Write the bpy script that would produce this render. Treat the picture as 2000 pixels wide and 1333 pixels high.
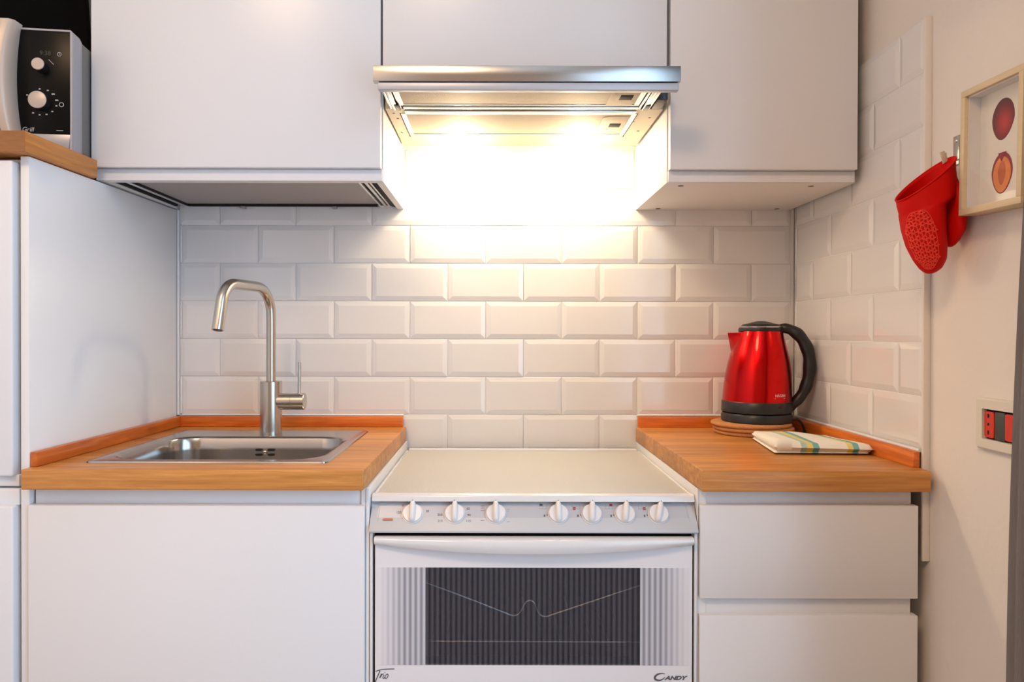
import bpy, bmesh, math, random
from mathutils import Vector, Matrix
random.seed(7)
PI = math.pi
S = bpy.context.scene
for o in list(bpy.data.objects): bpy.data.objects.remove(o)

# ------------------------------------------------------------------ camera
cd = bpy.data.cameras.new('camera'); cam = bpy.data.objects.new('camera', cd)
S.collection.objects.link(cam); S.camera = cam
cd.sensor_width = 36; cd.lens = 26; cd.shift_x = .016; cd.shift_y = -.0039; cd.clip_start = .02
cam.location = (0, -1.965, 1.164)
cam.rotation_euler = (Matrix.Rotation(PI/2-.006, 3, 'X') @ Matrix.Rotation(.002, 3, 'Z')).to_euler()

# ------------------------------------------------------------------ sky, lights, exposure
W = bpy.data.worlds.new('sky'); S.world = W; W.use_nodes = True
bg = W.node_tree.nodes['Background']
bg.inputs['Color'].default_value = (.56, .80, 1.08, 1); bg.inputs['Strength'].default_value = 4.55
S.view_settings.view_transform = 'Standard'; S.view_settings.look = 'None'
S.view_settings.exposure = 0; S.view_settings.gamma = 1; S.view_settings.use_curve_mapping = False

def area_light(name, loc, rot, sx, sy, power, col, portal=False, shape='RECTANGLE', spread=PI):
    l = bpy.data.lights.new(name, 'AREA'); l.shape = shape; l.size = sx; l.size_y = sy
    l.energy = power; l.color = col; l.spread = spread
    if portal: l.cycles.is_portal = True
    o = bpy.data.objects.new(name, l); S.collection.objects.link(o)
    o.location = loc; o.rotation_euler = rot
    return o
WIN = (-3.20, -1.30, .10, 2.60)                      # balcony window in the right wall: y0 y1 z0 z1
area_light('window_portal', (.86, (WIN[0]+WIN[1])/2, (WIN[2]+WIN[3])/2), (0, PI/2, 0), WIN[3]-WIN[2], WIN[1]-WIN[0], 1, (1, 1, 1), portal=True)
WARM = (1.0, .78, .52)
for lx in (-.09, .216):                              # the two halogen lamps of the hood
    pl = bpy.data.lights.new('hood_halogen', 'POINT'); pl.energy = 1.9; pl.color = WARM; pl.shadow_soft_size = .020
    po = bpy.data.objects.new('hood_halogen', pl); S.collection.objects.link(po); po.location = (lx, -.112, 1.596)
    area_light('hood_halogen_beam', (lx, -.112, 1.640), (.15, 0, 0), .055, .045, 1.0, WARM, shape='ELLIPSE')
area_light('ceiling_lamp_glow', (-.75, -2.4, 2.80), (0, 0, 0), .60, .60, 29.5, (1.0, .63, .34), shape='DISK')

# ------------------------------------------------------------------ materials
MATS = {}
def mat(name, col=(.8, .8, .8), rough=.5, metal=0, coat=0, bump=0, bscale=50, var=0, vscale=8, stretch=None, emit=None, estr=0, spec=.5, aniso=0):
    if name in MATS: return MATS[name]
    m = bpy.data.materials.new(name); m.use_nodes = True; MATS[name] = m
    N = m.node_tree.nodes; L = m.node_tree.links; P = N['Principled BSDF']
    P.inputs['Base Color'].default_value = (*col, 1); P.inputs['Roughness'].default_value = rough
    P.inputs['Metallic'].default_value = metal; P.inputs['Coat Weight'].default_value = coat
    P.inputs['Specular IOR Level'].default_value = spec
    if aniso: P.inputs['Anisotropic'].default_value = aniso
    if emit:
        P.inputs['Emission Color'].default_value = (*emit, 1); P.inputs['Emission Strength'].default_value = estr
    tc = N.new('ShaderNodeTexCoord'); mp = N.new('ShaderNodeMapping'); L.new(tc.outputs['Object'], mp.inputs[0])
    if stretch: mp.inputs['Scale'].default_value = stretch
    if var:
        n = N.new('ShaderNodeTexNoise'); n.inputs['Scale'].default_value = vscale; n.inputs['Detail'].default_value = 4
        L.new(mp.outputs[0], n.inputs['Vector'])
        mx = N.new('ShaderNodeMix'); mx.data_type = 'RGBA'
        mx.inputs[6].default_value = (*[max(0, c*(1-var)) for c in col], 1)
        mx.inputs[7].default_value = (*[min(1, c*(1+var)) for c in col], 1)
        L.new(n.outputs['Fac'], mx.inputs[0]); L.new(mx.outputs[2], P.inputs['Base Color'])
    if bump:
        n = N.new('ShaderNodeTexNoise'); n.inputs['Scale'].default_value = bscale; n.inputs['Detail'].default_value = 3
        L.new(mp.outputs[0], n.inputs['Vector'])
        b = N.new('ShaderNodeBump'); b.inputs['Strength'].default_value = bump; b.inputs['Distance'].default_value = .002
        L.new(n.outputs['Fac'], b.inputs['Height']); L.new(b.outputs[0], P.inputs['Normal'])
    return m

def ramp(N, stops, interp='LINEAR'):
    r = N.new('ShaderNodeValToRGB'); r.color_ramp.interpolation = interp
    e = r.color_ramp.elements
    while len(e) < len(stops): e.new(.5)
    for el, (p, c) in zip(e, stops): el.position = p; el.color = (*c, 1)
    return r

def oak(name, light, dark, axis='X', rough=.38, stave=.045):
    """solid timber: fibres along AXIS, glued staves of slightly different tone across it"""
    m = bpy.data.materials.new(name); m.use_nodes = True; MATS[name] = m
    N = m.node_tree.nodes; L = m.node_tree.links; P = N['Principled BSDF']
    tc = N.new('ShaderNodeTexCoord')
    mp = N.new('ShaderNodeMapping'); L.new(tc.outputs['Object'], mp.inputs[0])
    mp.inputs['Scale'].default_value = {'X': (2.2, 26, 40), 'Y': (26, 2.2, 40), 'Z': (26, 26, 2.2)}[axis]
    n = N.new('ShaderNodeTexNoise'); n.inputs['Scale'].default_value = 2.2; n.inputs['Detail'].default_value = 6; n.inputs['Roughness'].default_value = .62
    n.inputs['Distortion'].default_value = .4
    L.new(mp.outputs[0], n.inputs['Vector'])
    r = ramp(N, [(.30, dark), (.52, tuple((a+b)/2 for a, b in zip(light, dark))), (.68, light)])
    L.new(n.outputs['Fac'], r.inputs[0])
    sp = N.new('ShaderNodeSeparateXYZ'); L.new(tc.outputs['Object'], sp.inputs[0])
    dv = N.new('ShaderNodeMath'); dv.operation = 'DIVIDE'; dv.inputs[1].default_value = stave
    L.new(sp.outputs['Y' if axis != 'Y' else 'X'], dv.inputs[0])
    fl = N.new('ShaderNodeMath'); fl.operation = 'FLOOR'; L.new(dv.outputs[0], fl.inputs[0])
    wn = N.new('ShaderNodeTexWhiteNoise'); wn.noise_dimensions = '1D'; L.new(fl.outputs[0], wn.inputs['W'])
    mr = N.new('ShaderNodeMapRange'); mr.inputs[3].default_value = .82; mr.inputs[4].default_value = 1.14; L.new(wn.outputs['Value'], mr.inputs[0])
    mul = N.new('ShaderNodeMix'); mul.data_type = 'RGBA'; mul.blend_type = 'MULTIPLY'; mul.inputs[0].default_value = 1
    L.new(r.outputs[0], mul.inputs[6]); L.new(mr.outputs[0], mul.inputs[7])
    L.new(mul.outputs[2], P.inputs['Base Color']); P.inputs['Roughness'].default_value = rough
    b = N.new('ShaderNodeBump'); b.inputs['Strength'].default_value = .12; b.inputs['Distance'].default_value = .001
    L.new(n.outputs['Fac'], b.inputs['Height']); L.new(b.outputs[0], P.inputs['Normal'])
    return m

M_white = mat('white_lacquer', (.77, .77, .785), .32, bump=.02, bscale=18, var=.012, vscale=5)
M_white_side = mat('white_foil', (.79, .785, .785), .30, bump=.02, bscale=9, var=.012)
M_carcass = mat('white_melamine', (.78, .76, .74), .45, var=.015)
M_tile = mat('glazed_white_tile', (.76, .745, .735), .11, bump=.10, bscale=16, var=.02, vscale=6, coat=.3)
M_grout = mat('white_grout', (.76, .745, .73), .8, bump=.2, bscale=300)
M_plaster = mat('painted_plaster', (.77, .71, .65), .85, bump=.55, bscale=55, var=.025, vscale=7)
M_ochre = mat('ochre_plaster', (.50, .37, .26), .9, bump=.3, bscale=40, var=.03)
M_ceiling = mat('white_ceiling_paint', (.80, .79, .77), .9, bump=.2)
M_floor = mat('brown_floor', (.30, .19, .11), .45, var=.2, vscale=6, stretch=(1, 12, 1))
M_oak = oak('oiled_oak', (.64, .295, .078), (.40, .15, .030), 'X')
M_oakY = oak('oiled_oak_depthwise', (.70, .285, .052), (.42, .14, .021), 'Y')
M_strip = oak('red_oak_strip', (.80, .225, .030), (.48, .095, .012), 'X', .30, .3)
M_stripY = oak('red_oak_strip_depthwise', (.80, .225, .030), (.48, .095, .012), 'Y', .30, .3)
M_steel = mat('brushed_steel', (.52, .50, .475), .22, 1, var=.06, vscale=60, stretch=(1, 1, 14), aniso=.4)
M_sink = mat('satin_steel', (.45, .43, .41), .19, 1, var=.03, vscale=20)
M_nickel = mat('brushed_nickel', (.56, .52, .46), .26, 1, var=.05, vscale=80, stretch=(1, 1, .1))
M_chrome = mat('chrome', (.78, .77, .75), .08, 1)
M_alu = mat('aluminium', (.72, .71, .70), .35, 1)
M_greymetal = mat('grey_painted_metal', (.50, .51, .55), .4, .3)
M_black = mat('black_plastic', (.012, .012, .013), .35, var=.2)
M_nicheshade = mat('niche_shade', (.004, .004, .004), .9, spec=.1)  # niche shade put into the colour
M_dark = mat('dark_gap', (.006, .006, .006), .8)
M_enamel = mat('white_enamel', (.76, .75, .75), .22, coat=.3, var=.01)
M_doorgrey = mat('pale_grey_glass', (.79, .775, .79), .3, var=.01)
M_panelgrey = mat('pale_grey_enamel', (.56, .56, .57), .4, var=.01)
M_enamelgrey = mat('pale_grey_print', (.50, .50, .52), .28, var=.01)
M_knob = mat('white_knob_plastic', (.80, .78, .77), .3, var=.01)
M_ink = mat('grey_ink', (.10, .10, .11), .6)
M_redink = mat('red_ink', (.33, .03, .04), .6)
M_lightink = mat('pale_grey_ink', (.45, .45, .46), .6)
M_silver = mat('silver_plastic', (.36, .36, .39), .34, .25, var=.02)
M_silver_warm = mat('champagne_plastic', (.52, .43, .36), .38, .15)
M_bodygrey = mat('grey_coated_steel', (.17, .155, .14), .5)
M_panelblack = mat('gloss_black', (.004, .004, .004), .3, spec=.12)
M_red = mat('red_metallic_lacquer', (.62, .003, .003), .24, 1, coat=.25, var=.05)
M_cork = mat('cork', (.50, .215, .075), .85, bump=.6, bscale=240, var=.28, vscale=160)
M_silicone = mat('red_silicone', (.60, .003, .001), .55, spec=.12, bump=.05, bscale=120, var=.03)
M_silicone_lt = mat('red_silicone_relief', (.78, .045, .025), .5, spec=.3)
M_birch = mat('pale_birch', (.66, .52, .33), .5, var=.10, vscale=14, stretch=(1, 1, 8))
M_paper = mat('cream_paper', (.76, .70, .60), .9, var=.02)
M_whitecard = mat('white_card', (.74, .73, .72), .8)
M_curtain = mat('grey_curtain_cloth', (.19, .17, .165), .95, bump=.8, bscale=500, var=.22, vscale=60, stretch=(1, 1, .12))
M_socketframe = mat('ivory_plastic', (.70, .65, .56), .35)
M_socketred = mat('red_plastic', (.62, .03, .015), .35)
M_socketgrey = mat('slate_plastic', (.05, .055, .05), .5)
M_hoodbounce = mat('hood_steel_bounce_tint', (.47, .40, .29), .45, var=.01)  # hood steel, with the yellow of bounced lamp light mixed into its colour
M_filter = mat('metal_mesh_filter', (.56, .48, .36), .6, .15, bump=.9, bscale=700, var=.10, vscale=500)  # mesh colour also warmed to carry the lamp bounce
M_lens = mat('lit_lamp_lens', (1, .95, .85), .3, emit=(1.0, .86, .62), estr=22)
M_tagcloth = mat('beige_tape', (.60, .52, .40), .9)
M_wire = mat('bright_wire', (.75, .75, .76), .3, 1)
M_cavity = mat('dark_enamel', (.035, .035, .04), .5)
M_pit = mat('plum_stone', (.50, .11, .03), .8, var=.15, vscale=60)
M_traygrey = mat('dull_zinc_tray', (.35, .325, .315), .5, .25)

def plum_mat():
    m = bpy.data.materials.new('printed_plum_skin'); m.use_nodes = True
    N = m.node_tree.nodes; L = m.node_tree.links; P = N['Principled BSDF']; P.inputs['Roughness'].default_value = .85
    tc = N.new('ShaderNodeTexCoord'); mp = N.new('ShaderNodeMapping'); L.new(tc.outputs['Object'], mp.inputs[0])
    mp.inputs['Location'].default_value = (0, -.10, -1.05); mp.inputs['Scale'].default_value = (0, 34, 30)
    g = N.new('ShaderNodeTexGradient'); g.gradient_type = 'SPHERICAL'; L.new(mp.outputs[0], g.inputs[0])
    r = ramp(N, [(0, (.10, .012, .016)), (.35, (.20, .012, .012)), (.9, (.50, .03, .025))]); L.new(g.outputs['Fac'], r.inputs[0])
    L.new(r.outputs[0], P.inputs['Base Color']); return m
M_plum = plum_mat()
M_plumflesh = mat('printed_plum_flesh', (.72, .22, .05), .85, var=.22, vscale=90)

def stripes_mat(name, a, b, period, fade=None, alpha=None):
    """vertical printed stripes along object X; fade = (x0, colour0, x1) blends towards a flat colour at x0"""
    m = bpy.data.materials.new(name); m.use_nodes = True
    N = m.node_tree.nodes; L = m.node_tree.links; P = N['Principled BSDF']; P.inputs['Roughness'].default_value = .16
    tc = N.new('ShaderNodeTexCoord'); sp = N.new('ShaderNodeSeparateXYZ'); L.new(tc.outputs['Object'], sp.inputs[0])
    mu = N.new('ShaderNodeMath'); mu.operation = 'MULTIPLY'; mu.inputs[1].default_value = 2*PI/period; L.new(sp.outputs['X'], mu.inputs[0])
    si = N.new('ShaderNodeMath'); si.operation = 'SINE'; L.new(mu.outputs[0], si.inputs[0])
    mr = N.new('ShaderNodeMapRange'); mr.inputs[1].default_value = -1; L.new(si.outputs[0], mr.inputs[0])
    mx = N.new('ShaderNodeMix'); mx.data_type = 'RGBA'; mx.inputs[6].default_value = (*a, 1); mx.inputs[7].default_value = (*b, 1)
    L.new(mr.outputs[0], mx.inputs[0]); col = mx.outputs[2]
    if fade:
        f = N.new('ShaderNodeMapRange'); f.inputs[1].default_value = fade[0]; f.inputs[2].default_value = fade[2]; L.new(sp.outputs['X'], f.inputs[0])
        m2 = N.new('ShaderNodeMix'); m2.data_type = 'RGBA'; m2.inputs[6].default_value = (*fade[1], 1)
        L.new(f.outputs[0], m2.inputs[0]); L.new(col, m2.inputs[7]); col = m2.outputs[2]
    L.new(col, P.inputs['Base Color'])
    if alpha is not None:
        out = N['Material Output']; t = N.new('ShaderNodeBsdfTransparent'); ms = N.new('ShaderNodeMixShader')
        ar = N.new('ShaderNodeMapRange'); ar.inputs[3].default_value = alpha[0]; ar.inputs[4].default_value = alpha[1]
        L.new(mr.outputs[0], ar.inputs[0]); L.new(ar.outputs[0], ms.inputs[0]); L.new(t.outputs[0], ms.inputs[1]); L.new(P.outputs[0], ms.inputs[2])
        L.new(ms.outputs[0], out.inputs['Surface'])
    return m
def glass_mat(name, k=.06):
    m = bpy.data.materials.new(name); m.use_nodes = True
    N = m.node_tree.nodes; L = m.node_tree.links; out = N['Material Output']
    t = N.new('ShaderNodeBsdfTransparent'); g = N.new('ShaderNodeBsdfGlossy'); g.inputs['Roughness'].default_value = .02
    lw = N.new('ShaderNodeLayerWeight'); lw.inputs[0].default_value = .5
    pw = N.new('ShaderNodeMath'); pw.operation = 'POWER'; pw.inputs[1].default_value = 4; L.new(lw.outputs['Facing'], pw.inputs[0])
    f = N.new('ShaderNodeMath'); f.operation = 'MULTIPLY_ADD'; f.inputs[1].default_value = .5; f.inputs[2].default_value = .02; L.new(pw.outputs[0], f.inputs[0])
    ms = N.new('ShaderNodeMixShader'); L.new(f.outputs[0], ms.inputs[0]); L.new(t.outputs[0], ms.inputs[1]); L.new(g.outputs[0], ms.inputs[2])
    L.new(ms.outputs[0], out.inputs['Surface']); return m
M_glass = glass_mat('clear_pane')

# ------------------------------------------------------------------ mesh helpers
def box(bm, x0, x1, y0, y1, z0, z1, bev=0, seg=2):
    if x0 > x1: x0, x1 = x1, x0
    if y0 > y1: y0, y1 = y1, y0
    if z0 > z1: z0, z1 = z1, z0
    mtx = Matrix.Translation(((x0+x1)/2, (y0+y1)/2, (z0+z1)/2)) @ Matrix.Diagonal((x1-x0, y1-y0, z1-z0, 1))
    r = bmesh.ops.create_cube(bm, size=1, matrix=mtx)
    if bev:
        ed = list({e for v in r['verts'] for e in v.link_edges})
        bmesh.ops.bevel(bm, geom=ed, offset=bev, segments=seg, affect='EDGES', profile=.5)
def prism(bm, poly, axis, a0, a1, bev=0, seg=2):
    """poly: list of 2-D points; axis 'X' -> (y,z), 'Y' -> (x,z), 'Z' -> (x,y)"""
    def p3(p, a): return {'X': (a, p[0], p[1]), 'Y': (p[0], a, p[1]), 'Z': (p[0], p[1], a)}[axis]
    A = [bm.verts.new(p3(p, a0)) for p in poly]; Bv = [bm.verts.new(p3(p, a1)) for p in poly]; n = len(poly)
    fs = [bm.faces.new(A), bm.faces.new(Bv[::-1])]
    for i in range(n): fs.append(bm.faces.new((A[i], Bv[i], Bv[(i+1) % n], A[(i+1) % n])))
    bmesh.ops.recalc_face_normals(bm, faces=fs)
    if bev: bmesh.ops.bevel(bm, geom=list({e for f in fs for e in f.edges}), offset=bev, segments=seg, affect='EDGES', profile=.5)
def rings(bm, loops, cap0=True, cap1=True):
    R = [[bm.verts.new(p) for p in l] for l in loops]; n = len(R[0]); fs = []
    for a, b in zip(R, R[1:]):
        for i in range(n): fs.append(bm.faces.new((a[i], a[(i+1) % n], b[(i+1) % n], b[i])))
    if cap0: fs.append(bm.faces.new(R[0][::-1]))
    if cap1: fs.append(bm.faces.new(R[-1]))
    bmesh.ops.recalc_face_normals(bm, faces=fs)
    return R
def lathe(bm, prof, c=(0, 0, 0), n=32, shift=None, cap0=True, cap1=True):
    loops = []
    for i, (r, z) in enumerate(prof):
        dx = shift(z) if shift else 0
        loops.append([(c[0]+dx+r*math.cos(2*PI*k/n), c[1]+r*math.sin(2*PI*k/n), c[2]+z) for k in range(n)])
    rings(bm, loops, cap0, cap1)
def tube(bm, pts, r, n=12, caps=True, flat=None):
    pts = [Vector(p) for p in pts]; loops = []; prev = None
    rr = r if isinstance(r, (list, tuple)) else [r]*len(pts)
    for i, p in enumerate(pts):
        t = (pts[min(i+1, len(pts)-1)]-pts[max(i-1, 0)]).normalized()
        if prev is None:
            a = Vector((0, 1, 0)) if abs(t.y) < .9 else Vector((1, 0, 0)); u = (a-t*a.dot(t)).normalized()
        else: u = (prev-t*prev.dot(t)).normalized()
        prev = u; v = t.cross(u); k = flat or 1
        loops.append([p+u*(rr[i]*math.cos(2*PI*j/n)*k)+v*(rr[i]*math.sin(2*PI*j/n)) for j in range(n)])
    rings(bm, loops, caps, caps)
def bezier(pts, n=8):
    """smooth Catmull-Rom polyline through pts"""
    P = [Vector(p) for p in pts]; out = []
    for i in range(len(P)-1):
        p0 = P[max(i-1, 0)]; p1 = P[i]; p2 = P[i+1]; p3 = P[min(i+2, len(P)-1)]
        for k in range(n):
            t = k/n
            out.append(.5*((2*p1)+(p2-p0)*t+(2*p0-5*p1+4*p2-p3)*t*t+(3*p1-p0-3*p2+p3)*t**3))
    out.append(P[-1]); return out
def rrect(x0, x1, y0, y1, r, n=5):
    out = []
    for cx, cy, a in ((x1-r, y1-r, 0), (x0+r, y1-r, 90), (x0+r, y0+r, 180), (x1-r, y0+r, 270)):
        for k in range(n+1):
            t = math.radians(a+90*k/n); out.append((cx+r*math.cos(t), cy+r*math.sin(t)))
    return out
def finish(bm, ang=38):
    for f in bm.faces: f.smooth = True
    for e in bm.edges:
        if len(e.link_faces) == 2 and e.calc_face_angle(0) > math.radians(ang): e.smooth = False
def world0(o):
    v = Vector((0, 0, 0))
    while o is not None: v += o.location; o = o.parent
    return v
def link(name, me, parent=None, loc=None):
    o = bpy.data.objects.new(name, me); S.collection.objects.link(o)
    if parent: o.parent = parent
    if loc is not None: o.location = loc
    return o
def obj(name, bm, m, parent=None, local=False, origin=None, ang=38):
    """link bm as ONE mesh object; world coordinates unless local; origin moves the object's own pivot"""
    finish(bm, ang)
    off = Vector((0, 0, 0))
    if not local:
        off = world0(parent) if parent else Vector((0, 0, 0))
    o0 = Vector(origin)-off if origin is not None else Vector((0, 0, 0))
    bmesh.ops.translate(bm, verts=bm.verts, vec=-(off+o0))
    me = bpy.data.meshes.new(name); bm.to_mesh(me); bm.free()
    me.materials.append(m)
    return link(name, me, parent, o0)
def nb(): return bmesh.new()
def pbox(name, m, parent, *a, local=False, origin=None, **k):
    b = nb(); box(b, *a, **k); return obj(name, b, m, parent, local, origin)
def tag(o, label, cat, group=None):
    o['label'] = label; o['category'] = cat
    if group: o['group'] = group
    return o
def thing(name, label, cat, loc, rz=0, group=None, rx=0):
    o = bpy.data.objects.new(name, None); S.collection.objects.link(o); o.empty_display_size = .05
    o.location = loc; o.rotation_euler = (rx, 0, rz)
    return tag(o, label, cat, group)
def structure(o): o['kind'] = 'structure'; return o
def lettering(name, text, size, m, parent, mtx, shear=0, ext=.0003, align='CENTER', warp=None, bold=0):
    cu = bpy.data.curves.new(name, 'FONT'); cu.body = text; cu.size = size; cu.align_x = align; cu.align_y = 'CENTER'
    cu.extrude = ext; cu.shear = shear; cu.offset = bold; cu.resolution_u = 3
    t = bpy.data.objects.new(name, cu); me = bpy.data.meshes.new_from_object(t)
    bpy.data.objects.remove(t); bpy.data.curves.remove(cu)
    if warp:
        for v in me.vertices: v.co = warp(v.co)
    me.transform(mtx); me.materials.clear(); me.materials.append(m)
    for p in me.polygons: p.use_smooth = False
    return link(name, me, parent)
FRONT = Matrix.Rotation(PI/2, 4, 'X')               # text standing up, facing -y

# ------------------------------------------------------------------ the setting
XR, XT = .803, .790                                   # plaster face and tile face of the right wall
XL, YB, ZC = -1.52, -4.2, 2.9
b = nb(); box(b, XL, XR+.15, YB, .15, -.12, 0); structure(obj('floor', b, M_floor))
b = nb(); box(b, XL, XR+.15, YB, .15, ZC, ZC+.12); structure(obj('ceiling', b, M_ceiling))
b = nb(); box(b, XL-.12, XL, YB, .15, 0, ZC); structure(obj('wall_left', b, M_plaster))
b = nb(); box(b, XL-.12, XR+.15, YB-.12, YB, 0, ZC); structure(obj('wall_rear', b, M_ochre))
b = nb(); box(b, XL, XR+.15, .006, .15, 0, ZC); wall_back = structure(obj('wall_back', b, M_plaster))
b = nb()
box(b, XR, XR+.15, WIN[1], .006, 0, ZC); box(b, XR, XR+.15, YB, WIN[0], 0, ZC)
box(b, XR, XR+.15, WIN[0], WIN[1], 0, WIN[2]); box(b, XR, XR+.15, WIN[0], WIN[1], WIN[3], ZC)
wall_right = structure(obj('wall_right', b, M_plaster))
# window in the right wall, behind the camera's shoulder
b = nb()
for (ya, yb, za, zb) in ((WIN[0], WIN[0]+.06, WIN[2], WIN[3]), (WIN[1]-.06, WIN[1], WIN[2], WIN[3]), (WIN[0], WIN[1], WIN[2], WIN[2]+.06), (WIN[0], WIN[1], WIN[3]-.06, WIN[3]), ((WIN[0]+WIN[1])/2-.04, (WIN[0]+WIN[1])/2+.04, WIN[2], WIN[3])):
    box(b, XR+.05, XR+.11, ya, yb, za, zb)
win = structure(obj('window_1', b, M_enamel))
for ya, yb in ((WIN[0]+.06, (WIN[0]+WIN[1])/2-.04), ((WIN[0]+WIN[1])/2+.04, WIN[1]-.06)):
    b = nb(); box(b, XR+.078, XR+.082, ya, yb, WIN[2]+.06, WIN[3]-.06); obj('pane', b, M_glass, win)

# tiles: bevelled metro tiles, one object each, in running bond
ZJ = [1.4477-.1003*k for k in range(-3, 7)]            # joint heights from 1.7486 down
BASE = .0010; GAP = .0007; BEV = .0125; RISE = .0024
TILE_CACHE = {}
def tile_mesh(w, h):
    key = (round(w, 4), round(h, 4))
    if key in TILE_CACHE: return TILE_CACHE[key]
    b = nb(); W2, H2 = w/2-GAP, h/2-GAP; bx = min(BEV, W2*.6); bz = min(BEV, H2*.6)
    lo = [(-W2, .004, -H2), (W2, .004, -H2), (W2, .004, H2), (-W2, .004, H2)]
    mid = [(x, -BASE, z) for x, _, z in lo]
    top = [(x-math.copysign(bx, x), -BASE-RISE, z-math.copysign(bz, z)) for x, _, z in lo]
    rings(b, [lo, mid, top]); finish(b, 60)
    for e in b.edges: e.smooth = False
    bmesh.ops.bevel(b, geom=[e for e in b.edges if all(v.co.y < -BASE+.0001 for v in e.verts)], offset=.0008, segments=2, affect='EDGES', profile=.5)
    for f in b.faces: f.smooth = True
    me = bpy.data.meshes.new('tile'); b.to_mesh(me); b.free(); me.materials.append(M_tile); TILE_CACHE[key] = me
    return me
def lay_row(parent, u0, u1, z0, z1, phase, place, pitch):
    k = math.floor((u0-phase)/pitch); u = phase+k*pitch
    while u < u1-1e-4:
        a, c = max(u, u0), min(u+pitch, u1); u += pitch
        if c-a < .006: continue
        o = link('tile', tile_mesh(c-a, z1-z0), parent)
        place(o, (a+c)/2, (z0+z1)/2)
jit = lambda s: random.uniform(-s, s)
def on_back(o, u, z): o.location = (u, jit(.0003), z); o.rotation_euler = (jit(.005), 0, jit(.005))
def on_right(o, u, z): o.location = (XT+.0056, -u, z); o.rotation_euler = (0, jit(.004), -PI/2+jit(.004))
for k in range(9):
    z1, z0 = ZJ[k], ZJ[k+1]
    odd = (k % 2 == 0)                                # the rows whose joints are shifted by half a tile
    ph = -.0263 + (.1003 if odd else 0)
    if k == 0: continue
    if k <= 1: u0, u1 = -.2405, .3665                 # between the wall cabinets
    elif k == 8: u0, u1 = -.262, .392                 # behind the stove
    else: u0, u1 = -.8385, .7832
    lay_row(wall_back, u0, u1, z0, z1, ph, on_back, .2015)
for k in range(8):
    z1, z0 = ZJ[k], ZJ[k+1]
    odd = (k % 2 == 0)
    lay_row(wall_right, .004, .594, z0, z1, .1108 if odd else .0108, on_right, .1975)
b = nb(); box(b, -.8395, XT+.001, .0005, .006, .80, 1.66); obj('grout', b, M_grout, wall_back)
b = nb(); box(b, XT+.005, XR, -.594, .0055, .90, ZJ[0]); obj('grout', b, M_grout, wall_right)
b = nb(); box(b, XT-.0005, XR, -.601, -.5945, .742, ZJ[0]+.001, bev=.0015); obj('tile_edge_strip', b, M_plaster, wall_right)
b = nb(); tube(b, [(-.8425, -.003, .944), (-.8425, -.003, 1.487)], .0042, 8); obj('silicone_bead', b, M_white, wall_back)
b = nb(); tube(b, [(-.83, -.004, .9445), (-.2435, -.004, .9445)], .0028, 8); obj('silicone_bead', b, M_white, wall_back)
b = nb(); tube(b, [(.375, -.004, .9450), (.772, -.004, .9450)], .0028, 8); obj('silicone_bead', b, M_white, wall_back)
b = nb(); tube(b, [(XT-.0015, -.02, .946), (XT-.0015, -.592, .946)], .0034, 8); obj('silicone_bead', b, M_white, wall_right)

# ------------------------------------------------------------------ tall cabinet on the left (turned 1.4 degrees)
TA = -.0241
t = thing('tall_cabinet', 'tall white larder cabinet with an oak top board, at the left edge', 'cabinet', (-.8433, 0, 0), TA)
pbox('side_panel', M_white_side, t, -.016, 0, -.605, -.009, .002, 1.4865, local=True, bev=.0012)
pbox('carcass', M_carcass, t, -.60, -.0165, -.588, -.045, .002, 1.484, local=True)
def tall_door(z0, z1, zr0, zr1):
    d = pbox('door', M_white, t, -.598, -.0245, -.616, -.590, z0, z1, local=True, bev=.004, seg=3)
    pbox('handle_recess', M_white, d, -.596, -.0200, -.604, -.5895, zr0, zr1, local=True, bev=.002)
tall_door(.8985, 1.4775, .8785, .90); tall_door(.10, .8445, .8435, .8745)
pbox('plinth', M_white, t, -.598, -.018, -.56, -.545, .003, .095, local=True)

c, s_ = math.cos(TA), math.sin(TA)
def TL(x, y): return (-.8433+c*x-s_*y, s_*x+c*y)
b = nb()
poly = [TL(.011, -.632), TL(.011, -.40), TL(-.024, -.395), TL(-.024, -.03), TL(-.60, -.05), TL(-.60, -.632)]
prism(b, poly, 'Z', 1.4885, 1.5268, bev=.002)
board = obj('oak_board', b, M_oakY, None, origin=(-1.1, -.35, 1.4885))
b = nb(); prism(b, [TL(.0105, -.6325), TL(.0105, -.6318), TL(-.598, -.6318), TL(-.598, -.6325)], 'Z', 1.4890, 1.5263); obj('end_grain', b, mat('oak_end_grain', (.30, .125, .04), .6, var=.3, vscale=40, stretch=(1, 1, 6)), board)
tag(board, 'thick oak board lying on the tall white cabinet, under the microwave', 'board')

# near-black sheet behind the microwave, standing for the shade of a dark niche
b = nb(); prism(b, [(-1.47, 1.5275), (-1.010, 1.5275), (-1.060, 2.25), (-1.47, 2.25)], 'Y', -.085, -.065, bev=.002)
tag(obj('niche_shade_panel', b, M_nicheshade, None, origin=(-1.25, -.07, 1.5275)), 'near-black sheet standing for the shadowed niche behind the microwave', 'panel')

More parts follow.
